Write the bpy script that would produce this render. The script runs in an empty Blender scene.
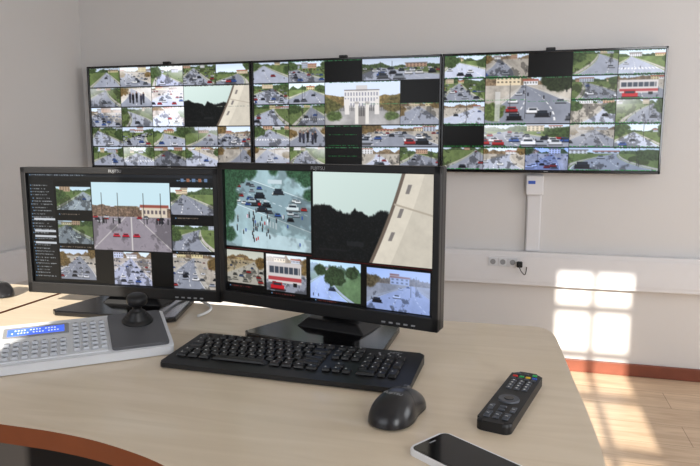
import bpy, bmesh, math, random
import numpy as np
from mathutils import Vector, Matrix
random.seed(3)
scn=bpy.context.scene
try: scn.view_settings.view_transform='Standard'
except Exception: pass
COL=scn.collection

# ---------------------------------------------------------------- helpers
def lin(c):
    return tuple((x/12.92 if x<=0.04045 else ((x+0.055)/1.055)**2.4) for x in c)
def rgb(r,g,b): return lin((r/255,g/255,b/255))+(1,)
def mat(name,col,rough=.5,spec=.5,metal=0,noise=0,nscale=20,bump=0,bscale=200,emit=0,coat=0):
    m=bpy.data.materials.new(name); m.use_nodes=True
    nt=m.node_tree; b=nt.nodes['Principled BSDF']
    b.inputs['Base Color'].default_value=col
    b.inputs['Roughness'].default_value=rough
    b.inputs['Specular IOR Level'].default_value=spec
    b.inputs['Metallic'].default_value=metal
    b.inputs['Coat Weight'].default_value=coat
    if emit:
        b.inputs['Emission Color'].default_value=col; b.inputs['Emission Strength'].default_value=emit
    tc=nt.nodes.new('ShaderNodeTexCoord')
    n=nt.nodes.new('ShaderNodeTexNoise'); n.inputs['Scale'].default_value=nscale; n.inputs['Detail'].default_value=4
    nt.links.new(tc.outputs['Object'],n.inputs['Vector'])
    mx=nt.nodes.new('ShaderNodeMix'); mx.data_type='RGBA'
    k=noise if noise else .03
    mx.inputs['A'].default_value=tuple(c*(1-k) for c in col[:3])+(1,)
    mx.inputs['B'].default_value=tuple(min(1,c*(1+k)) for c in col[:3])+(1,)
    nt.links.new(n.outputs['Fac'],mx.inputs['Factor'])
    nt.links.new(mx.outputs['Result'],b.inputs['Base Color'])
    if bump:
        n2=nt.nodes.new('ShaderNodeTexNoise'); n2.inputs['Scale'].default_value=bscale
        nt.links.new(tc.outputs['Object'],n2.inputs['Vector'])
        bp=nt.nodes.new('ShaderNodeBump'); bp.inputs['Strength'].default_value=bump; bp.inputs['Distance'].default_value=.002
        nt.links.new(n2.outputs['Fac'],bp.inputs['Height']); nt.links.new(bp.outputs['Normal'],b.inputs['Normal'])
    return m
def wood(name,c1,c2,rough,scale,stretch,planks=None,coat=0):
    m=bpy.data.materials.new(name); m.use_nodes=True
    nt=m.node_tree; b=nt.nodes['Principled BSDF']; b.inputs['Roughness'].default_value=rough
    b.inputs['Coat Weight'].default_value=coat
    tc=nt.nodes.new('ShaderNodeTexCoord'); mp=nt.nodes.new('ShaderNodeMapping')
    mp.inputs['Scale'].default_value=stretch
    nt.links.new(tc.outputs['Object'],mp.inputs['Vector'])
    n=nt.nodes.new('ShaderNodeTexNoise'); n.inputs['Scale'].default_value=scale; n.inputs['Detail'].default_value=8; n.inputs['Distortion'].default_value=1.2
    nt.links.new(mp.outputs['Vector'],n.inputs['Vector'])
    cr=nt.nodes.new('ShaderNodeValToRGB'); cr.color_ramp.elements[0].position=.3; cr.color_ramp.elements[1].position=.72
    cr.color_ramp.elements[0].color=c1; cr.color_ramp.elements[1].color=c2
    nt.links.new(n.outputs['Fac'],cr.inputs['Fac'])
    out=cr.outputs['Color']
    if planks:
        br=nt.nodes.new('ShaderNodeTexBrick'); br.inputs['Scale'].default_value=1
        br.inputs['Brick Width'].default_value=planks[0]; br.inputs['Row Height'].default_value=planks[1]
        br.inputs['Mortar Size'].default_value=.0015; br.inputs['Color1'].default_value=(1,1,1,1)
        br.inputs['Color2'].default_value=(.84,.82,.80,1); br.inputs['Mortar'].default_value=(.45,.38,.32,1)
        nt.links.new(tc.outputs['Object'],br.inputs['Vector'])
        mx=nt.nodes.new('ShaderNodeMix'); mx.data_type='RGBA'; mx.blend_type='MULTIPLY'; mx.inputs['Factor'].default_value=1
        nt.links.new(out,mx.inputs['A']); nt.links.new(br.outputs['Color'],mx.inputs['B']); out=mx.outputs['Result']
    nt.links.new(out,b.inputs['Base Color'])
    return m
def addobj(name,me,parent=None,loc=(0,0,0),rot=(0,0,0)):
    o=bpy.data.objects.new(name,me); COL.objects.link(o)
    o.location=loc; o.rotation_euler=rot
    if parent: o.parent=parent
    return o
def empty(name,loc,rz=0):
    e=bpy.data.objects.new(name,None); e.empty_display_size=.05; COL.objects.link(e)
    e.location=loc; e.rotation_euler=(0,0,rz); return e
def bm_obj(name,bm,mats,parent=None,loc=(0,0,0),rot=(0,0,0),smooth=False):
    me=bpy.data.meshes.new(name); bm.normal_update(); bm.to_mesh(me); bm.free()
    for m in (mats if isinstance(mats,(list,tuple)) else [mats]): me.materials.append(m)
    if smooth:
        for p in me.polygons: p.use_smooth=True
    return addobj(name,me,parent,loc,rot)
def bbox(bm,c,s,mi=0,bev=0,taper=1,seg=2):
    r=bmesh.ops.create_cube(bm,size=1)
    vs=r['verts']
    for v in vs:
        k=taper if v.co.z>0 else 1
        v.co=Vector((c[0]+v.co.x*s[0]*k,c[1]+v.co.y*s[1]*k,c[2]+v.co.z*s[2]))
    fs=set(f for v in vs for f in v.link_faces)
    for f in fs: f.material_index=mi
    if bev:
        es=list(set(e for v in vs for e in v.link_edges))
        bmesh.ops.bevel(bm,geom=es,offset=bev,segments=seg,profile=.5,affect='EDGES',material=mi)
def box(name,c,s,m,parent=None,bev=0,rot=(0,0,0),taper=1):
    bm=bmesh.new(); bbox(bm,(0,0,0),s,0,bev,taper)
    return bm_obj(name,bm,m,parent,c,rot)
def rrect(w,d,r,n=6,cx=0,cy=0):
    pts=[]
    for (sx,sy,a0) in ((1,-1,-90),(1,1,0),(-1,1,90),(-1,-1,180)):
        for i in range(n+1):
            a=math.radians(a0+90*i/n)
            pts.append((cx+sx*(w/2-r)+r*math.cos(a),cy+sy*(d/2-r)+r*math.sin(a)))
    return pts
def prism(name,pts,z0,z1,mats,parent=None,loc=(0,0,0),rot=(0,0,0),bev=0,topmat=0,sidemat=0,zf=None):
    bm=bmesh.new()
    n=len(pts)
    B=[bm.verts.new((x,y,z0)) for x,y in pts]
    T=[bm.verts.new((x,y,(zf(x,y) if zf else z1))) for x,y in pts]
    ft=bm.faces.new(T); ft.material_index=topmat
    fb=bm.faces.new(B[::-1]); fb.material_index=sidemat
    for i in range(n):
        f=bm.faces.new((B[i],B[(i+1)%n],T[(i+1)%n],T[i])); f.material_index=sidemat
    if bev:
        es=[e for e in ft.edges]
        bmesh.ops.bevel(bm,geom=es,offset=bev,segments=2,profile=.5,affect='EDGES',material=sidemat)
    return bm_obj(name,bm,mats,parent,loc,rot)
def tube(name,pts,r,m,parent=None):
    cu=bpy.data.curves.new(name,'CURVE'); cu.dimensions='3D'; cu.bevel_depth=r; cu.bevel_resolution=3
    sp=cu.splines.new('NURBS'); sp.points.add(len(pts)-1)
    for i,p in enumerate(pts): sp.points[i].co=(*p,1)
    sp.use_endpoint_u=True; sp.order_u=4
    cu.materials.append(m)
    o=bpy.data.objects.new(name,cu); COL.objects.link(o)
    if parent: o.parent=parent
    return o
def text(name,s,size,m,parent,loc,rot):
    cu=bpy.data.curves.new(name,'FONT'); cu.body=s; cu.size=size; cu.align_x='CENTER'; cu.align_y='CENTER'; cu.extrude=.0001
    cu.materials.append(m)
    o=bpy.data.objects.new(name,cu); COL.objects.link(o); o.parent=parent; o.location=loc; o.rotation_euler=rot
    return o

# ---------------------------------------------------------------- materials
M_wall=mat('wall_paint',rgb(211,209,208),.85,.2,noise=.03,nscale=1.5,bump=.15,bscale=120)
M_ceil=mat('ceiling_paint',rgb(220,220,220),.9,.2)
M_trunk=mat('trunking_pvc',rgb(217,217,220),.45,.4)
M_base=mat('baseboard_wood',rgb(122,66,48),.45,.4,noise=.2)
M_floor=wood('floor_laminate',rgb(188,160,132),rgb(218,194,166),.36,6,(.6,6,1),planks=(1.3,.19))
M_desk=wood('desk_laminate',rgb(210,194,170),rgb(221,206,184),.33,4,(.9,7,1),coat=.15)
M_edge=mat('desk_edge_band',rgb(140,76,44),.4,.5,noise=.15)
M_leg=mat('desk_leg_panel',rgb(26,22,21),.6)
M_blk=mat('black_plastic',rgb(20,20,22),.42,.4)
M_blkg=mat('black_gloss_plastic',rgb(14,14,16),.12,.6)
M_key=mat('key_plastic',rgb(17,17,19),.38,.45)
M_legend=mat('key_legend',rgb(200,200,200),.6)
M_white=mat('white_plastic',rgb(208,211,216),.4,.4)
M_whkey=mat('white_key',rgb(186,190,197),.45,.4)
M_grey=mat('grey_plate',rgb(84,85,89),.5,.4)
M_mid=mat('mid_grey',rgb(140,142,146),.5)
M_mouse=mat('mouse_plastic',rgb(27,27,30),.28,.5)
M_seam=mat('seam_black',rgb(5,5,6),.5)
M_red=mat('button_red',rgb(205,45,40),.4); M_grn=mat('button_green',rgb(40,165,85),.4)
M_yel=mat('button_yellow',rgb(225,190,50),.4); M_blu=mat('button_blue',rgb(50,90,190),.4)
M_btn=mat('remote_button',rgb(72,76,84),.45)
M_lcd=mat('lcd_backlight',rgb(70,105,225),.3,emit=.8)
M_lcdt=mat('lcd_text',rgb(225,235,255),.4,emit=.6)
M_glass=mat('phone_glass',rgb(7,7,9),.10,.45)
M_alu=mat('phone_white_shell',rgb(232,233,236),.3,.5)
M_logo=mat('logo_grey',rgb(150,152,156),.4)
M_frame=mat('window_frame_white',rgb(235,235,235),.4)
M_cab=mat('cable_white',rgb(225,225,225),.5)
def screen_mat(name,strength):
    m=bpy.data.materials.new(name); m.use_nodes=True; nt=m.node_tree; b=nt.nodes['Principled BSDF']
    b.inputs['Base Color'].default_value=(.003,.003,.003,1); b.inputs['Roughness'].default_value=.3
    b.inputs['Specular IOR Level'].default_value=.25
    a=nt.nodes.new('ShaderNodeAttribute'); a.attribute_name='Col'
    nt.links.new(a.outputs['Color'],b.inputs['Emission Color']); b.inputs['Emission Strength'].default_value=strength
    return m
M_scrT=screen_mat('tv_picture',1.12); M_scrM=screen_mat('monitor_picture',1.0)

# ---------------------------------------------------------------- raster painter (for live camera pictures)
SS=3
def noise1(n,rng,f):
    k=max(2,int(f)+2); a=rng.random(k); return np.interp(np.linspace(0,k-1,n),np.arange(k),a)
def noise2(h,w,rng,fy,fx):
    a=rng.random((max(2,int(fy)+1),max(2,int(fx)+1)))
    ys=np.linspace(0,a.shape[0]-1,h); xs=np.linspace(0,a.shape[1]-1,w)
    t=np.stack([np.interp(xs,np.arange(a.shape[1]),r) for r in a])
    return np.stack([np.interp(ys,np.arange(a.shape[0]),t[:,j]) for j in range(w)],1)
def fbm(h,w,rng,f,o=4):
    s=np.zeros((h,w)); a=1; t=0
    for k in range(o):
        s+=a*noise2(h,w,rng,min(h,f*h/w),min(w,f)); t+=a; a*=.62; f*=2.1
    return s/t
CARS=[(.92,.93,.95),(.80,.81,.83),(.13,.14,.17),(.62,.64,.68),(.20,.32,.58),(.90,.90,.90),(.62,.14,.15),(.30,.31,.33),(.5,.52,.55),(.08,.08,.1)]
def rect(im,x0,y0,x1,y1,c,a=1):
    h,w,_=im.shape; X0,X1=max(0,int(x0*w)),min(w,int(x1*w)+1); Y0,Y1=max(0,int(y0*h)),min(h,int(y1*h)+1)
    if X1>X0 and Y1>Y0: im[Y0:Y1,X0:X1]=im[Y0:Y1,X0:X1]*(1-a)+np.array(c)*a
def car(im,x,y,s,col,rng=None):
    h,w,_=im.shape; k=w/h; col=np.array(col)
    hh=s*.62*k*.75
    rect(im,x-s*.56,y-hh*.12,x+s*.62,y+hh*.10,(.15,.15,.17),.75)
    rect(im,x-s*.5,y-hh*.62,x+s*.5,y,col)
    rect(im,x-s*.36,y-hh,x+s*.36,y-hh*.55,col*.9)
    rect(im,x-s*.30,y-hh*.88,x+s*.30,y-hh*.60,(.15,.18,.22))
    rect(im,x-s*.5,y-hh*.14,x+s*.5,y,col*.45)
def tree(im,cx,cy,r,rng,col=(.24,.30,.16),F=None):
    h,w,_=im.shape; yy,xx=np.mgrid[0:h,0:w]; yy=(yy+.5)/h; xx=(xx+.5)/w
    F=fbm(h,w,rng,10) if F is None else F
    rr=np.hypot(xx-cx,(yy-cy)*.9)+.9*r*(F-.5); a=np.clip((r-rr)*30,0,1)[...,None]
    D=fbm(h,w,rng,w/7,4); c=np.array(col)*(.45+1.2*np.clip(D-.1,0,1)[...,None])
    im[:]=im*(1-a)+c*a
def mute(im,s=.95,tint=(1.0,1.0,1.02)):
    g=im.mean(-1,keepdims=True); return np.clip((g+(im-g)*s)*np.array(tint),0,1)
def street(h,w,seed,hz=None,ncar=None,tint=(1,1,1),vx=None,green=None,build=None,kind=None):
    rng=np.random.default_rng(seed)
    im=np.zeros((h,w,3)); yy,xx=np.mgrid[0:h,0:w]; yy=(yy+.5)/h; xx=(xx+.5)/w
    hz=rng.uniform(.10,.36) if hz is None else hz
    vx=rng.uniform(.15,.85) if vx is None else vx
    green=rng.random() if green is None else green
    kind=rng.integers(4) if kind is None else kind
    F=fbm(h,w,rng,8,5); D=fbm(h,w,rng,w/7,4)
    im[:]=np.array([.84,.90,.97])+(yy[...,None]-.2)*.2
    tl=hz-.02-.20*noise1(w,rng,7)*rng.uniform(.5,1.3)-.05*noise1(w,rng,w/5)
    tc=np.array([.27,.34,.21]) if green>.4 else np.array([.48,.41,.32])
    a=np.clip((yy-tl[None,:])*40,0,1)[...,None]; im=im*(1-a)+(tc*(.40+1.15*D[...,None]))*a
    nb=rng.integers(1,4) if build is None else build
    for _ in range(nb):
        bx=rng.uniform(-.1,.9); bw=rng.uniform(.12,.32); bt=hz-rng.uniform(.06,.26); bc=np.array([[.86,.79,.66],[.87,.87,.87],[.74,.60,.50],[.84,.78,.60],[.72,.75,.80]][rng.integers(5)])
        rect(im,bx,bt,bx+bw,hz+.02,bc); rect(im,bx-.01,bt-.035,bx+bw+.01,bt,[(.60,.33,.26),(.45,.40,.38)][rng.integers(2)])
        nx=rng.integers(4,8)
        for i in range(nx):
            for j in range(3):
                y=bt+.02+j*.08
                if y<hz-.02: rect(im,bx+bw*(i+.25)/nx,y,bx+bw*(i+.7)/nx,y+.035,bc*.5)
    g=yy>hz
    t=np.clip((yy-hz)/(1-hz),0,1)
    gc=np.array([.42,.49,.29]) if green>.45 else np.array([.70,.67,.62])
    im[g]=(gc*(.65+.7*F[...,None]))[g]
    cx=rng.uniform(.2,.8); hw=rng.uniform(.42,.95)
    bend=rng.uniform(-.55,.55)
    ctr=vx+(cx-vx)*t+bend*t*(1-t); d=(xx-ctr)/(hw*t+.02)
    rc=np.array([.61,.63,.68])*rng.uniform(.85,1.25)
    aa=np.clip((1-np.abs(d))*14*(t+.15),0,1)[...,None]*g[...,None]
    im=im*(1-aa)+(rc*(.88+.24*F[...,None]))*aa
    side=g&(np.abs(d)>1.02)&(np.abs(d)<1.22); im[side]=(np.array([.78,.76,.72])*(.8+.3*F[...,None]))[side]
    im[g&(np.abs(np.abs(d)-.95)<.015)]=(.90,.90,.89)
    for q in ((0,) if kind<2 else (-.33,.33)): im[g&(np.abs(d-q)<.015)&((np.sqrt(t)*12)%1<.55)]=(.90,.90,.89)
    if kind==1 and rng.random()<.6:
        y0=rng.uniform(.5,.75); z=g&(np.abs(d)<.95)&(yy>y0)&(yy<y0+.08)&((d*7)%1<.5); im[z]=(.88,.88,.88)
    if rng.random()<.7:
        k=rng.uniform(.48,.58); s=np.clip((F-k)*14,0,1)[...,None]*g[...,None]; im=im*(1-.45*s)
    if kind==3:
        for r in range(5):
            y=hz+(1-hz)*(.14+.19*r); s=.045+.024*r
            x=rng.uniform(-.02,.04)
            while x<1:
                if rng.random()<.62: car(im,x,y+rng.uniform(-.02,.02),s,CARS[rng.integers(len(CARS))])
                x+=s*rng.uniform(1.15,2.2)
    n=rng.integers(1,6) if ncar is None else ncar
    for k in sorted(rng.uniform(.05,.95,n)):
        u=rng.uniform(-.75,.75); car(im,vx+(cx-vx)*k+bend*k*(1-k)+u*(hw*k+.03),hz+(1-hz)*k,.035+.15*k,CARS[rng.integers(len(CARS))])
    for _ in range(rng.integers(0,3)):
        x=rng.uniform(.05,.95); rect(im,x,rng.uniform(0,.2),x+.006,rng.uniform(.5,.9),(.2,.2,.2),.8)
    for _ in range(rng.integers(0,6)):
        x,y=rng.uniform(0,1),rng.uniform(hz+.1,.95); rect(im,x,y-.07,x+.012,y,(.1,.1,.13)); 
    nt_=rng.integers(0,3)+(1 if green>.7 else 0)
    for _ in range(nt_):
        sd=rng.choice([0.,1.]); tree(im,sd+rng.uniform(-.1,.1),rng.uniform(.0,.40),rng.uniform(.14,.28),rng,(.26,.33,.19) if green>.3 else (.44,.36,.22))
    if rng.random()<.3:
        s=np.clip(1.2-1.3*np.hypot(xx-rng.choice([0.,1.]),yy),0,1)[...,None]*.65; im=im*(1-s)+s*.97
    im=im*np.array(tint)*rng.uniform(.90,1.12)
    return mute(im)
def nighttrees(h,w,seed=1):
    rng=np.random.default_rng(seed); yy,xx=np.mgrid[0:h,0:w]; yy=(yy+.5)/h; xx=(xx+.5)/w
    im=np.zeros((h,w,3)); im[:]=np.array([.78,.85,.83]); im+= (.06*(1-yy)-.05*xx)[...,None]
    x=np.linspace(0,1,w)
    top=.53-.035*noise1(w,rng,18)-.02*noise1(w,rng,w/4)-.15*np.exp(-((x-.06)/.14)**2)-.08*np.exp(-((x-.38)/.09)**2)-.04*np.exp(-((x-.36)/.02)**2)-.05*np.exp(-((x-.22)/.06)**2)-.10*np.exp(-((x-.60)/.1)**2)
    F=fbm(h,w,rng,20,4)
    a=np.clip((yy+.07*(F-.5)-top[None,:])*45,0,1)[...,None]
    D=fbm(h,w,rng,w/6,3)
    im=im*(1-a)+(np.array([.05,.06,.065])+.25*np.clip(D-.48,0,1)[...,None])*a
    rect(im,.30,.78,.44,.83,(.15,.16,.17),.7); rect(im,.05,.88,.3,.90,(.13,.13,.14),.7)
    e=.76-.20*yy-.06*yy**2
    fac=xx>e
    im[fac]=(np.array([.88,.85,.79])*(.93+.10*F[...,None]))[fac]
    sh=fac&(xx>e+.16); im[sh]*=.93
    im[(np.abs(xx-e)<.014)]=(.42,.37,.33)
    im[fac&(np.abs(yy-.34-.35*(xx-.7))<.010)]=(.70,.66,.60)
    for k in range(3):
        y0=.12+.26*k; wd=(xx>e+.06)&(xx<e+.09)&(yy>y0)&(yy<y0+.10); im[wd]=(.50,.48,.47)
    return np.clip(im,0,1)
def crossing(h,w,seed=4):
    rng=np.random.default_rng(seed); yy,xx=np.mgrid[0:h,0:w]; yy=(yy+.5)/h; xx=(xx+.5)/w
    F=fbm(h,w,rng,8,5)
    im=np.zeros((h,w,3)); im[:]=np.array([.66,.75,.78]); im*=(.82+.34*F)[...,None]
    r2=np.abs((yy-.42)-(xx-.6)*.35)<.20; im[r2]=(np.array([.56,.64,.68])*(.9+.2*F[...,None]))[r2]
    r3=(yy>.80+.1*(xx-.5))&(xx>.2); im[r3]=(np.array([.74,.81,.84])*(.9+.2*F[...,None]))[r3]
    for q in (-.19,.19): im[np.abs((yy-.42-q)-(xx-.6)*.35)<.006]=(.84,.89,.91)
    im[(np.abs((yy-.42)-(xx-.6)*.35)<.004)&((xx*14)%1<.5)]=(.86,.9,.93)
    zb=(np.abs((yy-.70)-(xx-.6)*.35)<.04)&(((xx*30)%1)<.5)&(xx>.48)&(xx<.62); im[zb]=(.88,.93,.95)
    s=np.clip((fbm(h,w,rng,5,4)-.54)*14,0,1)[...,None]; im=im*(1-.22*s)
    for k in range(34):
        x=rng.uniform(.14,.98); o=rng.choice([-.13,-.06,.05,.13]); y=.44+o+(x-.6)*.35
        car(im,x,y,.05+.035*y,CARS[rng.integers(len(CARS))])
    for x,y,s,c in ((.42,.36,.12,(.12,.14,.17)),(.38,.46,.12,(.18,.2,.22)),(.50,.47,.10,(.10,.12,.14)),(.33,.42,.09,(.70,.74,.77)),(.45,.53,.12,(.15,.17,.2)),(.80,.50,.13,(.85,.88,.9)),(.64,.30,.11,(.18,.2,.24))):
        car(im,x,y,s,c)
    rect(im,.40,.42,.43,.45,(.65,.15,.15)); rect(im,.47,.38,.50,.40,(.8,.8,.82)); rect(im,.52,.12,.68,.17,(.80,.84,.87))
    for k in range(40):
        x,y=rng.normal(.32,.15),rng.uniform(.52,.93); rect(im,x,y-.045,x+.012,y,(.12,.13,.17)); rect(im,x+.002,y-.058,x+.010,y-.045,(.5,.4,.36))
    for k in range(12):
        x,y=rng.uniform(.2,.9),rng.uniform(.55,.95); rect(im,x,y-.04,x+.012,y,rng.choice([[.7,.18,.18],[.85,.85,.9],[.2,.3,.6]]))
    for (cx,cy,r) in ((.02,.10,.22),(.0,.35,.19),(.16,.04,.15),(.30,.0,.11),(.96,.04,.15),(.82,.0,.11),(.0,.60,.13),(.04,.84,.10),(.58,.0,.07),(.98,.30,.08)):
        tree(im,cx,cy,r,rng,(.24,.36,.27))
    return mute((im-.5)*1.05+.50,1,(.97,1.0,1.0))
def palace(h,w):
    rng=np.random.default_rng(8); yy,xx=np.mgrid[0:h,0:w]; yy=(yy+.5)/h; xx=(xx+.5)/w
    F=fbm(h,w,rng,8,5); D=fbm(h,w,rng,w/7,4)
    im=np.zeros((h,w,3)); im[:]=(.84,.89,.95)
    tr=yy>.26+.12*noise1(w,rng,9)[None,:]+.06*(F-.5); im[tr]=(np.array([.50,.43,.27])*(.35+1.3*D[...,None]))[tr]
    b=(xx>.26)&(xx<.73)&(yy>.18)&(yy<.62); im[b]=(.88,.87,.85)
    im[(xx>.42)&(xx<.57)&(yy>.08)&(yy<.22)]=(.80,.79,.78)
    im[b&(((xx*26)%1)<.42)&(((yy-.2)*8%1)>.35)]=(.54,.54,.60)
    im[b&(np.abs(yy-.19)<.012)]=(.45,.42,.42)
    g=yy>.60; im[g]=(np.array([.68,.67,.66])*(.75+.45*F[...,None]))[g]
    im[(yy>.55)&(yy<.68)&((xx*40%1)<.45)&((xx<.40)|(xx>.60))]=(.30,.30,.30)
    for s in (-1,1):
        im[(np.abs(xx-.5+s*.20)<.030)&(yy>.40)&(yy<.76)]=(.88,.86,.83)
        im[(np.abs(xx-.5+s*.07)<.022)&(yy>.48)&(yy<.98)]=(.88,.86,.82)
        im[(np.abs(xx-.5+s*.07)<.030)&(yy>.46)&(yy<.52)]=(.70,.68,.66)
    im[(np.abs(xx-.5)<.045)&(yy>.66)]=(.60,.58,.56)
    im[(np.abs(xx-.5)<.045)&(yy>.56)&(yy<.8)&((xx*90%1)<.4)]=(.15,.15,.15)
    tree(im,.02,.55,.20,rng,(.38,.38,.22)); tree(im,.98,.52,.20,rng,(.42,.38,.23)); tree(im,.12,.8,.12,rng,(.33,.40,.22)); tree(im,.9,.8,.11,rng,(.33,.40,.22))
    return mute(im,.95)
def people(h,w,seed=5):
    im=street(h,w,seed,hz=.05,ncar=0,green=0,build=0,kind=0); rng=np.random.default_rng(seed)
    for x,y in ((.30,.7),(.40,.75),(.52,.68),(.66,.8),(.74,.72)):
        c=rng.choice([.06,.12,.2]); rect(im,x-.035,y-.38,x+.035,y-.1,(c,c,c*1.3)); rect(im,x-.025,y-.1,x-.005,y+.1,(.08,.08,.1)); rect(im,x+.005,y-.1,x+.025,y+.1,(.08,.08,.1)); rect(im,x-.016,y-.46,x+.016,y-.38,(.55,.42,.36))
    return im
def bus(h,w):
    a=street(h,w,52,hz=.2,ncar=0,green=.1,kind=0)
    rect(a,.05,.22,.88,.76,(.82,.80,.80)); rect(a,.08,.32,.84,.50,(.25,.28,.33)); rect(a,.05,.60,.88,.70,(.68,.26,.28))
    for k in range(6): rect(a,.2+k*.12,.32,.215+k*.12,.50,(.8,.78,.78))
    rect(a,.15,.74,.24,.84,(.08,.08,.08)); rect(a,.68,.74,.77,.84,(.08,.08,.08))
    car(a,.28,.96,.34,(.74,.12,.16)); return a
def roundabout(h,w,seed=12):
    im=street(h,w,seed,hz=.16,ncar=10,green=.2,vx=.45,build=2,kind=2); rng=np.random.default_rng(5)
    tree(im,.85,.10,.20,rng,(.18,.21,.14)); tree(im,.05,.75,.20,rng,(.36,.42,.24)); rect(im,.12,.30,.18,.95,(.82,.82,.82),.7); return im
def park(h,w):
    a=street(h,w,58,ncar=5,hz=.30,green=.7,tint=(.86,.96,1.14),kind=2); rng=np.random.default_rng(1)
    tree(a,.5,.38,.24,rng,(.22,.29,.20)); tree(a,.2,.25,.14,rng,(.22,.29,.20)); tree(a,.82,.25,.15,rng,(.22,.29,.20)); return a
def put(im,x0,y0,x1,y1,fn,*a,**k):
    H,W,_=im.shape; X0,X1,Y0,Y1=int(round(x0*W)),int(round(x1*W)),int(round(y0*H)),int(round(y1*H))
    h,w=Y1-Y0,X1-X0
    t=fn(h*SS,w*SS,*a,**k)
    im[Y0:Y1,X0:X1]=t.reshape(h,SS,w,SS,3).mean((1,3))
def stamp(im,x0,y0,x1,col,seed):
    rng=np.random.default_rng(seed); H,W,_=im.shape
    Y=min(H-1,int(y0*H)+1); a,b=int(x0*W)+1,int(x1*W)-1
    for x in range(a,b):
        if rng.random()<.6: im[Y,x]=col
def tvwall(which,W=340,H=190):
    im=np.zeros((H,W,3)); used=set()
    bx=.2;g=.004
    def cell(c0,r0,c1,r1,fn,*a,**k):
        put(im,c0*bx+g*.6,r0*.2+g*1.8,c1*bx-g*.3,r1*.2-g,fn,*a,**k)
        for c in range(c0,c1):
            for r in range(r0,r1): used.add((c,r))
    black=lambda h,w:np.zeros((h,w,3))+.004
    if which==0:
        cell(3,1,5,3,nighttrees,7); cell(4,0,5,1,street,401,hz=.5,green=.8); cell(1,1,2,2,people,402)
        cell(2,1,3,2,street,403,tint=(1.25,1.25,1.3)); cell(2,2,3,3,street,404,tint=(1.25,1.25,1.3)); cell(2,0,3,1,street,405,tint=(1.2,1.2,1.25))  # raised tints paint the whitish glare on this TV into its tiles
    if which==1:
        cell(2,0,3,1,black); cell(4,1,5,2,black); cell(2,3,3,5,black); cell(2,1,4,3,palace)
        cell(3,0,5,1,street,411,hz=.42,green=.6,kind=3); cell(3,3,5,4,street,412,kind=3,green=.1)
        cell(1,3,2,4,people,5)
    if which==2:
        cell(2,0,3,1,black); cell(0,3,1,4,black); cell(1,1,3,3,roundabout,12)
        cell(1,3,3,4,street,421,kind=3,hz=.3,green=.7); cell(2,4,3,5,street,422,ncar=6,tint=(.78,.87,1.12),kind=3)
        cell(3,4,5,5,street,423,tint=(.95,1.0,1.06),kind=2,green=.7); cell(4,1,5,2,bus)
    for r in range(5):
        for c in range(5):
            if (c,r) not in used: cell(c,r,c+1,r+1,street,1000+which*100+r*10+c)
    for r in range(5):
        for c in range(5):
            if (which*25+r*5+c)%3!=1:
                stamp(im,c*bx,r*.2,(c+1)*bx,(.25,.5,.33) if which else (.5,.53,.5),r*7+c)
            if which==2 and c!=2: stamp(im,c*bx,r*.2+.185,(c+1)*bx,(.12,.55,.22),r*9+c)
    if which==1:
        for j in range(3): stamp(im,.42,.68+j*.1,.58,(.1,.4,.2),j)
    return np.clip(im,0,1)
def textlines(im,x0,y0,x1,y1,n,seed,col=(.75,.78,.8)):
    rng=np.random.default_rng(seed); H,W,_=im.shape
    for i in range(n):
        Y=int((y0+(y1-y0)*(i+.4)/n)*H); ind=int(rng.integers(1,4)); a=int(x0*W)+ind*2; b=int((x0+(x1-x0)*rng.uniform(.55,.98))*W)
        im[Y:Y+2,a-2:a]=(.45,.6,.75)
        for x in range(a+1,b):
            if rng.random()<.7: im[Y:Y+1+(rng.random()<.5),x]=np.array(col)*rng.uniform(.6,1)
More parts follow.
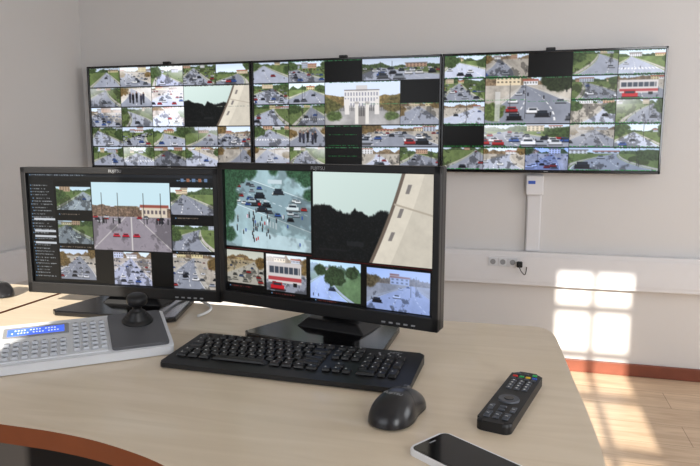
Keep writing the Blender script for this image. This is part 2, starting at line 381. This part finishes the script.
def leftscreen(W=400,H=222):
    im=np.zeros((H,W,3))+.018
    X=lambda px:(px-28)/187.; Y=lambda py:(py-177)/115.
    im[:int(.035*H)]=(.12,.13,.15); im[int(.035*H):int(.07*H)]=(.055,.06,.065)
    textlines(im,.0,.0,.5,.045,1,3,(.6,.65,.7)); textlines(im,.80,.03,.97,.09,1,5,(.5,.6,.7))
    for k in range(5): im[int(.04*H):int(.065*H),int((.83+.03*k)*W):int((.845+.03*k)*W)]=(.6,.4,.3) if k%2 else (.4,.5,.65)
    im[int(.07*H):,:int(.145*W)]=(.07,.075,.08)
    textlines(im,.01,.10,.14,.96,30,11,(.62,.64,.66))
    for y in (.41,.52,.57,.63): im[int(y*H):int((y+.018)*H),int(.02*W):int(.14*W)]=(.78,.80,.83)
    p=lambda a,b,c,d,fn,*ar,**k:put(im,X(a),max(0,Y(b)),X(c),min(1,Y(d)),fn,*ar,**k)
    p(57,191,93,215,street,31,hz=.2,green=.9,ncar=2,kind=2,tint=(.9,.95,.92)); p(57,226,93,250,street,32,hz=.18,green=.9,ncar=3,kind=2,tint=(.9,.95,.92)); p(57,256,94,288,street,33,kind=3,green=.1)
    def mainv(h,w):
        rng=np.random.default_rng(6); a=street(h,w,77,hz=.42,ncar=0,green=.1,vx=.5,build=3,kind=0); yy,xx=np.mgrid[0:h,0:w]; yy=yy/h;xx=xx/w
        F=fbm(h,w,rng,8,5)
        a[yy<.34]=(.80,.91,.95)
        tl=.30+.07*(1-np.exp(-((xx[0]-.05)/.2)**2))+.03*noise1(w,rng,20)
        t=(yy>tl[None,:]+.06*(F-.5))&(yy<.50); a[t]=(np.array([.50,.42,.36])*(.25+1.4*fbm(h,w,rng,w/7,4)[...,None]))[t]
        rect(a,.64,.36,.96,.50,(.86,.81,.74)); rect(a,.62,.32,.98,.36,(.60,.32,.27))
        for i in range(6): rect(a,.66+i*.05,.40,.685+i*.05,.45,(.4,.36,.38))
        g=yy>.50; a[g]=(np.array([.60,.57,.61])*(.85+.3*F[...,None]))[g]
        for i in range(3): a[g&(np.abs((xx-.5)-(i-1)*.9*(yy-.42))<.007)]=(.82,.80,.80)
        s=np.clip((F-.52)*12,0,1)[...,None]*g[...,None]; a=a*(1-.3*s)
        for x in (.30,.42,.56): car(a,x,.80,.085,(.78,.13,.22))
        for k in range(12): car(a,rng.uniform(.03,.97),rng.uniform(.50,.60),.06,[(.70,.14,.17),(.82,.82,.85),(.15,.15,.2)][k%3])
        for k in range(14): x=rng.uniform(.03,.97); rect(a,x,.52,x+.012,.60,(.1,.1,.12))
        for x in (.12,.33,.66,.88): rect(a,x,.15,x+.006,.62,(.2,.2,.2))
        return np.clip(a,0,1)
    p(94,186,172,255,mainv)
    p(113,257,151,291,street,35,kind=3,green=.2,tint=(1.05,1.05,1.1))
    p(173,190,215,217,street,36,ncar=1,green=.9,hz=.25,kind=2); p(173,228,215,253,street,37,hz=.15,green=.9,ncar=0,kind=0); p(173,257,215,292,street,38,kind=3,green=0,hz=.1)
    for i,(a,b) in enumerate(((57,218),(57,252),(175,219),(175,254))):
        textlines(im,X(a),Y(b),X(a+36),Y(b+3),1,i,(.55,.5,.45))
    return np.clip(im,0,1)
def rightscreen(W=430,H=232):
    im=np.zeros((H,W,3))+.012
    p=lambda a,b,c,d,fn,*ar,**k:put(im,a,b,c,d,fn,*ar,**k)
    p(0,.0,.452,.625,crossing); p(.462,.0,1,.655,nighttrees,3)
    im[int(.645*H):int(.652*H),:int(.455*W)]=(.25,.05,.05); im[int(.665*H):int(.672*H),int(.46*W):]=(.30,.06,.06)
    p(.0,.66,.205,.93,street,51,hz=.28,kind=3,green=0,tint=(.94,.89,.76))
    p(.218,.665,.425,.955,bus); p(.447,.675,.685,.975,park); p(.715,.69,.985,.99,street,55,ncar=4,hz=.35,green=.3,tint=(.84,.93,1.12),kind=2)
    for i,(a,b) in enumerate(((.01,.955),(.24,.975),(.47,.985))):
        textlines(im,a,b-.01,a+.15,b+.015,1,i+40,(.45,.2,.2))
    return np.clip(im,0,1)
def picture(name,img,w,h,m,parent,loc):
    H,W,_=img.shape
    xs=np.linspace(-w/2,w/2,W); zs=np.linspace(h/2,-h/2,H)
    co=np.zeros((H,W,3)); co[...,0]=xs[None,:]; co[...,2]=zs[:,None]
    idx=np.arange(H*W).reshape(H,W)
    q=np.stack([idx[:-1,:-1],idx[1:,:-1],idx[1:,1:],idx[:-1,1:]],-1).reshape(-1,4)
    me=bpy.data.meshes.new(name); me.vertices.add(H*W); me.vertices.foreach_set('co',co.reshape(-1))
    me.loops.add(q.size); me.loops.foreach_set('vertex_index',q.reshape(-1).astype(np.int32))
    me.polygons.add(len(q)); me.polygons.foreach_set('loop_start',(np.arange(len(q))*4).astype(np.int32))
    try: me.polygons.foreach_set('loop_total',np.full(len(q),4,dtype=np.int32))
    except Exception: pass
    me.update(calc_edges=True); me.validate()
    ca=me.color_attributes.new('Col','FLOAT_COLOR','POINT')
    L=np.where(img<=.04045,img/12.92,((img+.055)/1.055)**2.4)
    buf=np.ones((H*W,4),dtype=np.float32); buf[:,:3]=L.reshape(-1,3); ca.data.foreach_set('color',buf.reshape(-1))
    me.materials.append(m); return addobj(name,me,parent,loc)

# ---------------------------------------------------------------- room
WY=3.397; XL=-2.60; XR=2.7; YR=-1.2; ZC=2.9; T=.2
box('floor',((XL+XR)/2,(WY+YR)/2,-.05),(XR-XL+2*T,WY-YR+2*T,.1),M_floor)
box('ceiling',((XL+XR)/2,(WY+YR)/2,ZC+.05),(XR-XL+2*T,WY-YR+2*T,.1),M_ceil)
box('wall_front',((XL+XR)/2,WY+T/2,ZC/2),(XR-XL+2*T,T,ZC),M_wall)
box('wall_left',(XL-T/2,(WY+YR)/2,ZC/2),(T,WY-YR,ZC),M_wall)
def wall_holes(name,axis,fixed,a0,a1,holes):
    bm=bmesh.new()
    def seg(p,q,z0,z1):
        if q-p<1e-4 or z1-z0<1e-4: return
        if axis=='x': bbox(bm,((p+q)/2,fixed,(z0+z1)/2),(q-p,T,z1-z0))
        else: bbox(bm,(fixed,(p+q)/2,(z0+z1)/2),(T,q-p,z1-z0))
    cur=a0
    for a,b,z0,z1 in sorted(holes):
        seg(cur,a,0,ZC); seg(a,b,0,z0); seg(a,b,z1,ZC); cur=b
    seg(cur,a1,0,ZC)
    return bm_obj(name,bm,M_wall)
TANEL=.44
wz1=.595+ (WY-YR)*TANEL
rear=[(.20,.575,.90,wz1),(-2.2,-.9,.95,2.35),(1.0,2.4,.95,2.35)]  # first opening admits the sun; the other two are added for fill light
right=[(1.0,2.6,.95,2.35)]
wall_holes('wall_rear','x',YR-T/2,XL-T,XR+T,rear)
wall_holes('wall_right','y',XR+T/2,YR,WY,right)
def window(name,axis,fixed,a,b,z0,z1,nx,nz,fr=.04,mu=.022):
    bm=bmesh.new()
    def bar(p,q,u,v):
        if axis=='x': bbox(bm,((p+q)/2,fixed,(u+v)/2),(q-p,.04,v-u))
        else: bbox(bm,(fixed,(p+q)/2,(u+v)/2),(.04,q-p,v-u))
    bar(a,b,z0,z0+fr);bar(a,b,z1-fr,z1);bar(a,a+fr,z0+fr,z1-fr);bar(b-fr,b,z0+fr,z1-fr)
    for i in range(1,nx):
        x=a+(b-a)*i/nx; bar(x-mu/2,x+mu/2,z0+fr,z1-fr)
    for j in range(1,nz):
        z=z0+(z1-z0)*j/nz; bar(a+fr,b-fr,z-mu/2,z+mu/2)
    return bm_obj(name,bm,M_frame)
window('window_1','x',YR-.03,*rear[0],2,7,fr=.012,mu=.032)
window('fill_window_2','x',YR-.1,*rear[1],2,1)  # this and the next two: unseen windows added for the fill lamps
window('fill_window_3','x',YR-.1,*rear[2],2,1)
window('fill_window_4','y',XR+.1,*right[0],2,1)
box('baseboard_front',((XL+XR)/2,WY-.008,.032),(XR-XL-.04,.016,.064),M_base,bev=.003)
box('baseboard_left',(XL+.008,(WY+YR)/2,.032),(.016,WY-YR-.04,.064),M_base,bev=.003)
box('baseboard_right',(XR-.008,(WY+YR)/2,.032),(.016,WY-YR-.04,.064),M_base,bev=.003)
def trunk(name,axis,fixed,a,b,z0,z1,d=.055):
    bm=bmesh.new()
    def bb(c0,c1,off,dep,u,v,bev):
        if axis=='x': bbox(bm,((c0+c1)/2,fixed-off-dep/2,(u+v)/2),(c1-c0,dep,v-u),0,bev)
        else: bbox(bm,(fixed+off+dep/2,(c0+c1)/2,(u+v)/2),(dep,c1-c0,v-u),0,bev)
    bb(a,b,0,d,z0,z1,.004); bb(a,b,d,.004,z0+.022,z1-.022,.001)
    return bm_obj(name,bm,M_trunk)
trunk('trim_1','x',WY,XL+.06,XR-.01,.455,.63)
trunk('trim_2','y',XL,YR+.1,WY-.0,.455,.63)
bm=bmesh.new(); bbox(bm,(.075,WY-.010,.83),(.072,.020,.395),0,.004); bbox(bm,(.075,WY-.022,.83),(.060,.004,.395),0,.001)
bbox(bm,(.075,WY-.024,.975),(.086,.048,.10),0,.005)
bbox(bm,(.060,WY-.0485,.990),(.035,.002,.016),1); bm_obj('trim_3',bm,[M_trunk,M_blu])
ps=empty('power_socket',(-.07,WY-.0595,.575))
for i in range(3):
    box(f'faceplate_{i+1}',(-.05+i*.05,-.003,0),(.045,.006,.045),M_white,ps,.001)
    bm=bmesh.new(); bmesh.ops.create_cone(bm,cap_ends=True,segments=20,radius1=.014,radius2=.014,depth=.002)
    bm_obj(f'recess_{i+1}',bm,M_mid,ps,(-.05+i*.05,-.0068,0),(math.pi/2,0,0))
pl=empty('power_plug',(.015,WY-.075,.57))
box('plug_body',(0,-.012,0),(.03,.03,.03),M_blk,pl,.006)
tube('plug_cable',[(0,-.025,-.01),(.0,-.06,-.015),(.02,-.07,-.04),(.03,-.04,-.05),(.035,-.005,-.03),(.035,.004,-.015)],.0025,M_blk,pl)

# ---------------------------------------------------------------- TVs
TX0,TX1=-2.512,.650; TZ0,TZ1=1.040,1.636; tw=(TX1-TX0)/3; th=TZ1-TZ0
for k in range(3):
    e=empty('television' if k==0 else f'television.{k:03d}',(TX0+tw*(k+.5),WY-.075,(TZ0+TZ1)/2))
    w,h=tw-.004,th; bz=.010
    bm=bmesh.new()
    bbox(bm,(0,.022,0),(w,.030,h),0,.003)
    for (c,s) in (((0,.002,h/2-bz/2),(w,.012,bz)),((0,.002,-h/2+bz/2+.002),(w,.012,bz+.004)),((-w/2+bz/2,.002,0),(bz,.012,h)),((w/2-bz/2,.002,0),(bz,.012,h))):
        bbox(bm,c,s,0,.0015)
    bbox(bm,(0,.045,-.05),(w*.6,.03,h*.6),0,.01)
    bm_obj('housing',bm,M_blkg,e)
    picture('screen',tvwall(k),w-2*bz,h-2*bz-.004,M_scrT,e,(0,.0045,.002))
    box('wall_bracket',(0,.066,0),(.3,.014,.25),M_mid,e)
    box('top_clip',(0,.015,h/2+.007),(.045,.025,.016),M_blk,e,.004)
    box('status_light',(0,-.005,-h/2+.007),(.02,.002,.003),M_mid,e)

# ---------------------------------------------------------------- desk
def catmull(P,n=6):
    out=[]
    for i in range(len(P)-1):
        p0=Vector(P[max(0,i-1)]);p1=Vector(P[i]);p2=Vector(P[i+1]);p3=Vector(P[min(len(P)-1,i+2)])
        for j in range(n):
            t=j/n; v=.5*((2*p1)+(p2-p0)*t+(2*p0-5*p1+4*p2-p3)*t*t+(3*p1-p0-3*p2+p3)*t**3)
            out.append((v.x,v.y))
    out.append(P[-1]); return out
DZ=.77
front=catmull([(-1.235,.735),(-1.0,.735),(-.74,.735),(-.635,.733),(-.542,.720),(-.436,.688),(-.34,.63),(-.26,.55),(-.19,.47),(-.09,.41),(.02,.39),(.09,.42),(.122,.50)])
rightE=catmull([(.122,.50),(.123,.84),(.117,1.0),(.108,1.12),(.096,1.30),(.088,1.40),(.078,1.445),(.058,1.47),(.025,1.478)])
back=[(-.17,1.470),(-1.235,1.470)]
outline=front+rightE[1:]+back
desk=empty('office_desk',(0,0,0))
prism('desktop',outline,DZ-.03,DZ,[M_desk,M_edge],desk,topmat=0,sidemat=1,bev=.0035)
box('leg_panel_left',(-1.15,1.1,(DZ-.03)/2),(.028,.6,DZ-.03),M_leg,desk)
box('leg_panel_right',(.0,1.05,(DZ-.03)/2),(.028,.7,DZ-.03),M_leg,desk)
box('modesty_panel',(-.575,1.0,.40),(1.12,.02,.68),M_leg,desk)
desk2=empty('office_desk.001',(0,0,0))
prism('desktop',rrect(1.24,.80,.03,5,-1.865,1.13),DZ-.03,DZ,[M_desk,M_edge],desk2,topmat=0,sidemat=1,bev=.0035)
box('leg_panel_left',(-2.4,1.1,(DZ-.03)/2),(.028,.6,DZ-.03),M_leg,desk2)
box('leg_panel_right',(-1.35,1.1,(DZ-.03)/2),(.028,.6,DZ-.03),M_leg,desk2)
box('modesty_panel',(-1.875,1.0,.40),(1.02,.02,.68),M_leg,desk2)

# ---------------------------------------------------------------- monitors
def monitor(name,loc,rz,zb,zt,w,img):
    e=empty(name,loc,rz); h=zt-zb; zc=(zt+zb)/2
    bs,bt,bb=.014,.015,.028
    bm=bmesh.new()
    bbox(bm,(0,.020,zc),(w,.026,h),0,.004)
    bbox(bm,(0,.042,zc),(w*.72,.03,h*.66),0,.012)
    for c,s in (((0,.002,zt-bt/2),(w,.014,bt)),((0,.002,zb+bb/2),(w,.014,bb)),((-w/2+bs/2,.002,zc),(bs,.014,h)),((w/2-bs/2,.002,zc),(bs,.014,h))):
        bbox(bm,c,s,0,.002)
    bm_obj('housing',bm,M_blk,e)
    sh=h-bt-bb; sw=w-2*bs
    picture('screen',img,sw,sh,M_scrM,e,(0,.0055,zb+bb+sh/2))
    text('logo','FUJITSU',.010,M_logo,e,(0,-.0056,zt-.008),(math.pi/2,0,0))
    for i in range(5): box(f'button_{i+1}',(w/2-.05-i*.016,-.0055,zb+.008),(.008,.002,.003),M_mid,e)
    foot=[(-.165,-.045),(-.15,-.058),(.15,-.058),(.165,-.045),(.125,.135),(.110,.145),(-.110,.145),(-.125,.135)]
    prism('foot_plate',foot,.0015,.013,M_blkg,e,bev=.003)
    bm=bmesh.new()
    bbox(bm,(0,.085,.022),(.17,.10,.02),0,.004,taper=.75)
    bbox(bm,(0,.092,.14),(.085,.028,.24),0,.006)
    bbox(bm,(0,.070,zc-.02),(.10,.030,.10),0,.006)
    bm_obj('stand_column',bm,M_blk,e)
    return e
mR=monitor('computer_monitor',(-.399,1.2435,DZ),-.2275,.057,.376,.529,rightscreen())
mL=monitor('computer_monitor.001',(-.940,1.330,DZ),.0495,.042,.360,.527,leftscreen())
tube('signal_cable',[(.02,.10,.10),(.03,.13,.06),(.09,.15,.02),(.17,.12,.005),(.22,.06,.005),(.20,.0,.005)],.0035,M_cab,mL)

# ---------------------------------------------------------------- keyboard
KX,KY=-.404,1.088
kb=empty('computer_keyboard',(KX,KY,DZ),-.025)
kw,kd=.478,.166
def kz(x,y): return .011+.009*(y+kd/2)/kd
prism('case',rrect(kw,kd,.010),.002,.02,M_blk,kb,zf=kz,bev=.003)
bm=bmesh.new(); bl=bmesh.new()
u=.0193; slope=math.atan(.009/kd)
def keyat(x,y,wu,hu=1):
    z=kz(x,y); w=wu*u-.0032; d=hu*u-.0032
    bbox(bm,(x,y,z+.003),(w,d,.006),0,.0012,taper=.80,seg=1)
    if wu<1.6:
        bbox(bl,(x-.0025,y+.002,z+.0062),(.0024,.003,.0003))
x0=-kw/2+.014; ytop=kd/2-.021
rows=[[1]*13+[2],[1.5]+[1]*12+[1.5],[1.75]+[1]*11+[2.25],[1.25]+[1]*11+[2.75],[1.25,1.25,1.25,6.25,1.25,1.25,1.25,1.25]]
x=x0+u/2; keyat(x,ytop,1); x=x0+2*u
for g in range(3):
    for i in range(4): keyat(x+u/2+i*u,ytop,1)
    x+=4.5*u
for r,row in enumerate(rows):
    x=x0; y=ytop-u*1.25-r*u
    for wu in row: keyat(x+wu*u/2,y,wu); x+=wu*u
nx=x0+15*u+.006
for i in range(3):
    keyat(nx+u/2+i*u,ytop,1); keyat(nx+u/2+i*u,ytop-u*1.25,1); keyat(nx+u/2+i*u,ytop-u*2.25,1); keyat(nx+u/2+i*u,ytop-u*5.25,1)
keyat(nx+u*1.5,ytop-u*4.25,1)
px=nx+3*u+.006
for r in range(4):
    for c in range(3): keyat(px+u/2+c*u,ytop-u*(1.25+r),1)
keyat(px+u,ytop-u*5.25,2); keyat(px+u*2.5,ytop-u*5.25,1)
keyat(px+u*3.5,ytop-u*1.25,1); keyat(px+u*3.5,ytop-u*2.75,1,2); keyat(px+u*3.5,ytop-u*4.75,1,2)
bm_obj('keys',bm,M_key,kb); bm_obj('key_legends',bl,M_legend,kb)
for i in range(3): box(f'led_{i+1}',(px+.02+i*.018,ytop,kz(0,ytop)+.0005),(.004,.003,.001),M_logo,kb)
text('logo','FUJITSU',.007,M_logo,kb,(px+.05,ytop+.008,kz(0,ytop+.008)+.0004),(slope,0,0))
for i,sx in enumerate((-1,1)): 
    box(f'rear_foot_{i+1}',(sx*.19,kd/2-.02,.001),(.03,.01,.002),M_blk,kb)
    box(f'front_foot_{i+1}',(sx*.19,-kd/2+.02,.001),(.03,.01,.002),M_blk,kb)

# ---------------------------------------------------------------- mouse
def mouse_z(x,y,L=.112,W=.062,Hh=.036):
    v=y/(L/2); half=W/2*(1-.10*math.exp(-((v-.1)/.35)**2))*max(0,1-abs(v)**3.2)**.42
    if half<=1e-6: return None,0
    uu=min(1,abs(x)/half)
    prof=Hh*(.70+.30*math.cos((v+.22)*1.5))*(max(0,1-abs(v)**3.0))**.5
    return prof*(max(0,1-uu**2.6))**.5,half
def make_mouse(name,loc,rz,L=.112,W=.062,Hh=.036):
    e=empty(name,loc,rz); bm=bmesh.new(); N=36;Mx=24; rings=[]
    for i in range(N+1):
        v=-math.cos(math.pi*i/N)*.9995; y=v*L/2; _,half=mouse_z(0,y,L,W,Hh); ring=[]
        for j in range(Mx+1):
            a=math.pi*j/Mx; x=-math.cos(a)*half; z,_=mouse_z(x*.9999,y,L,W,Hh); ring.append(bm.verts.new((x,y,.003+(z or 0))))
        rings.append(ring)
    for i in range(N):
        for j in range(Mx): bm.faces.new((rings[i][j],rings[i][j+1],rings[i+1][j+1],rings[i+1][j]))
        bm.faces.new((rings[i][0],rings[i+1][0],rings[i+1][Mx],rings[i][Mx]))
    bmesh.ops.remove_doubles(bm,verts=bm.verts,dist=.00005); bmesh.ops.recalc_face_normals(bm,faces=bm.faces)
    bm_obj('shell',bm,M_mouse,e,smooth=True)
    prism('sole',[(p[0],p[1]) for p in rrect(W*.72,L*.8,.018)],0,.0035,M_seam,e)
    def strip(nm,pts,wd,m):
        bm=bmesh.new(); prev=None
        for i,(x,y) in enumerate(pts):
            a=Vector(pts[min(i+1,len(pts)-1)])-Vector(pts[max(i-1,0)]); a.normalize(); nx_,ny_=-a.y*wd/2,a.x*wd/2
            q=[]
            for s in (-1,1):
                X,Y=x+s*nx_,y+s*ny_; z,_=mouse_z(X,Y,L,W,Hh); q.append(bm.verts.new((X,Y,.0033+(z or 0)+.0003)))
            if prev: bm.faces.new((prev[0],q[0],q[1],prev[1]))
            prev=q
        bm_obj(nm,bm,m,e)
    s_=L/.112
    strip('button_split',[(0,(.006+i*.002)*s_) for i in range(22)],.0020,M_seam)
    strip('button_arc',[(x/1000*s_,(.006-abs(x/28)**2*.010)*s_) for x in range(-27,28,1)],.0018,M_seam)
    bm=bmesh.new(); bmesh.ops.create_cone(bm,cap_ends=True,segments=24,radius1=.010,radius2=.010,depth=.007)
    zc,_=mouse_z(0,.030*s_,L,W,Hh)
    bm_obj('scroll_wheel',bm,M_btn,e,(0,.030*s_,zc-.0035),(0,math.pi/2,0))
    zl,_=mouse_z(0,-.018*s_,L,W,Hh)
    text('logo','FUJITSU',.009,M_logo,e,(0,-.018*s_,zl+.0036),(.06,0,0))
    return e
make_mouse('computer_mouse',(-.170,.922,DZ),-.20,.126,.073,.040)
make_mouse('computer_mouse.001',(-1.385,1.41,DZ),.9)

# ---------------------------------------------------------------- remote
rc=empty('remote_control',(0.001,1.009,DZ),-.235)
rl,rw=.228,.051
pts=[]
for x,y in rrect(rw,rl,.012,6): pts.append((x*(1+.08*abs(y)/(rl/2)**1)*.96,y))
prism('body',pts,.0,.016,M_blk,rc,bev=.005)
bm=bmesh.new()
def btn(x,y,w,d,mi,hh=.0025): bbox(bm,(x,y,.016+hh/2),(w,d,hh),mi,.0006,taper=.88,seg=1)
mats=[M_btn,M_red,M_grn,M_yel,M_blu,M_legend]
btn(.014,.100,.008,.006,2); btn(-.014,.100,.008,.006,0); btn(0,.100,.008,.006,0)
for i,mi in enumerate((1,2,3,4)): btn(-.0165+i*.011,.086,.0085,.0045,mi)
for i in range(4): btn(-.0165+i*.011,.075,.008,.005,0)
for r in range(4):
    for c in range(3):
        btn(-.013+c*.013,.062-r*.0115,.0095,.007,0); bbox(bm,(-.013+c*.013,.062-r*.0115,.0187),(.0028,.0034,.0003),5)
for sx in (-1,1):
    btn(sx*.017,-.060,.008,.020,0); bbox(bm,(sx*.017,-.060,.0187),(.004,.001,.0003),5)
btn(0,-.054,.011,.006,0); btn(0,-.066,.011,.006,0)
for r in range(3):
    for c in range(3): btn(-.014+c*.014,-.080-r*.0085,.010,.0055,0); 
for c in range(3): bbox(bm,(-.014+c*.014,-.0885,.0187),(.004,.0012,.0003),5)
bm_obj('buttons',bm,mats,rc)
for i,(r1,m) in enumerate(((.017,M_btn),(.008,M_blkg))):
    bm=bmesh.new(); bmesh.ops.create_cone(bm,cap_ends=True,segments=40,radius1=r1,radius2=r1*.94,depth=.0028)
    bm_obj(['navigation_ring','ok_button'][i],bm,m,rc,(0,-.021,.0173+i*.001))

# ---------------------------------------------------------------- phone
ph=empty('smartphone',(-.049,.792,DZ),math.atan2(-.56,.83))
prism('case',rrect(.156,.077,.011),.0,.0085,M_alu,ph,bev=.002)
prism('front_bezel',rrect(.148,.071,.009),.0083,.0090,M_glass,ph)
prism('display',rrect(.118,.063,.001,cx=0),.0090,.0092,M_glass,ph)
box('earpiece',(-.066,0,.0092),(.002,.012,.0004),M_mid,ph)
box('side_button',(-.03,.0387,.004),(.012,.001,.002),M_mid,ph)

# ---------------------------------------------------------------- CCTV joystick controller
th_=math.atan2(.63,.777)
CL,CD=.42,.176
B=Vector((-.655,1.088)); uvec=Vector((math.cos(th_),math.sin(th_)))
ct=empty('surveillance_joystick_controller',(B.x-uvec.x*CL,B.y-uvec.y*CL,DZ),th_)
def cz(x,y): return .022+.030*y/CD
prism('case',[(p[0],p[1]) for p in rrect(CL,CD,.010,5,CL/2,CD/2)],.0015,.02,M_white,ct,zf=lambda x,y:cz(x,y)-.004,bev=.002)
sl=math.atan(.030/CD)
def onp(name,cx,cy,w,d,h,m,r=.004,lift=0):
    return prism(name,rrect(w,d,r,4),0,h,m,ct,(cx,cy,cz(cx,cy)-.004+lift),(sl,0,0),bev=min(.0012,h*.4))
onp('key_panel',.200,.086,.195,.150,.002,M_white)
onp('joystick_plate',.358,.088,.108,.160,.006,M_grey,.008)
onp('lcd_bezel',.168,.130,.120,.048,.004,M_mid)
onp('lcd_window',.168,.130,.104,.032,.0045,M_lcd,.001)
bm=bmesh.new()
for r in range(2):
    for i in range(16):
        if (i*7+r*3)%5: bbox(bm,(-.043+i*.0055,.006-r*.012,.0048),(.003,.004,.0004))
bm_obj('lcd_text',bm,M_lcdt,ct,(.168,.130,cz(.17,.130)-.004),(sl,0,0))
bm=bmesh.new(); bd=bmesh.new()
def ck(x,y,w=.0125,d=.0095,mk=True):
    z=cz(x,y)-.002; bbox(bm,(x,y,z+.003),(w,d,.006),0,.001,taper=.85,seg=1)
    if mk: bbox(bd,(x,y,z+.0062),(w*.4,d*.35,.0003))
for r in range(7):
    for c in range(4): ck(.241+c*.0165,.026+r*.0185)
for r in range(4):
    for c in range(7): ck(.118+c*.0165,.020+r*.0185)
bm_obj('keys',bm,M_whkey,ct); bm_obj('key_marks',bd,M_grey,ct)
js=[(.032,0),(.032,.003),(.030,.004),(.028,.008),(.024,.009),(.025,.012),(.020,.014),(.021,.017),(.016,.019),(.017,.022),(.012,.025),(.010,.028),(.009,.034),(.012,.037),(.019,.040),(.0215,.045),(.0215,.053),(.019,.058),(.014,.061),(.006,.062),(0,.062)]
bm=bmesh.new(); S=32; rings=[]
for r,z in js:
    if r==0: rings.append([bm.verts.new((0,0,z))])
    else: rings.append([bm.verts.new((r*math.cos(2*math.pi*i/S),r*math.sin(2*math.pi*i/S),z)) for i in range(S)])
for a,b in zip(rings[:-1],rings[1:]):
    for i in range(S):
        if len(b)==1: bm.faces.new((a[i],a[(i+1)%S],b[0]))
        else: bm.faces.new((a[i],a[(i+1)%S],b[(i+1)%S],b[i]))
bm.faces.new(rings[0][::-1])
bm_obj('joystick',bm,M_blk,ct,(.362,.120,cz(.362,.12)+.0015),(sl,0,0),smooth=True)

# ---------------------------------------------------------------- lights
def area(name,loc,rot,sx,sy,power,col=(1,1,1)):
    l=bpy.data.lights.new(name,'AREA'); l.shape='RECTANGLE'; l.size=sx; l.size_y=sy; l.energy=power; l.color=col
    o=bpy.data.objects.new(name,l); COL.objects.link(o); o.location=loc; o.rotation_euler=rot; return o
area('fill_right',(XR+.25,1.8,1.65),(0,math.pi/2,0),1.4,1.6,36,(.98,.99,1))  # area lamp added outside the right wall as room fill
area('fill_rear_left',(-1.55,YR-.25,1.65),(math.pi/2,0,0),1.3,1.4,13,(.98,.99,1))  # weak added fill lamp behind the rear wall
area('fill_rear_right',(1.7,YR-.25,1.65),(math.pi/2,0,0),1.4,1.4,58,(.98,.99,1))  # main added fill lamp, brightens the front wall towards the right
s=bpy.data.lights.new('sun','SUN'); s.energy=11; s.angle=.010; s.color=(1,.93,.81)
so=bpy.data.objects.new('sun',s); COL.objects.link(so); so.location=(0,-6,4)
so.rotation_euler=Vector((.0,1,-TANEL)).to_track_quat('-Z','Y').to_euler()
w=bpy.data.worlds.new('World'); scn.world=w; w.use_nodes=True
w.node_tree.nodes['Background'].inputs[0].default_value=(.65,.78,1,1); w.node_tree.nodes['Background'].inputs[1].default_value=.8
# ---------------------------------------------------------------- camera
cam=bpy.data.cameras.new('camera'); cam.sensor_width=36; cam.lens=632/700*36; cam.clip_start=.02
co=bpy.data.objects.new('camera',cam); COL.objects.link(co); co.location=(0,0,1.19)
co.rotation_euler=(math.pi/2-.142,0,.262)
scn.camera=co
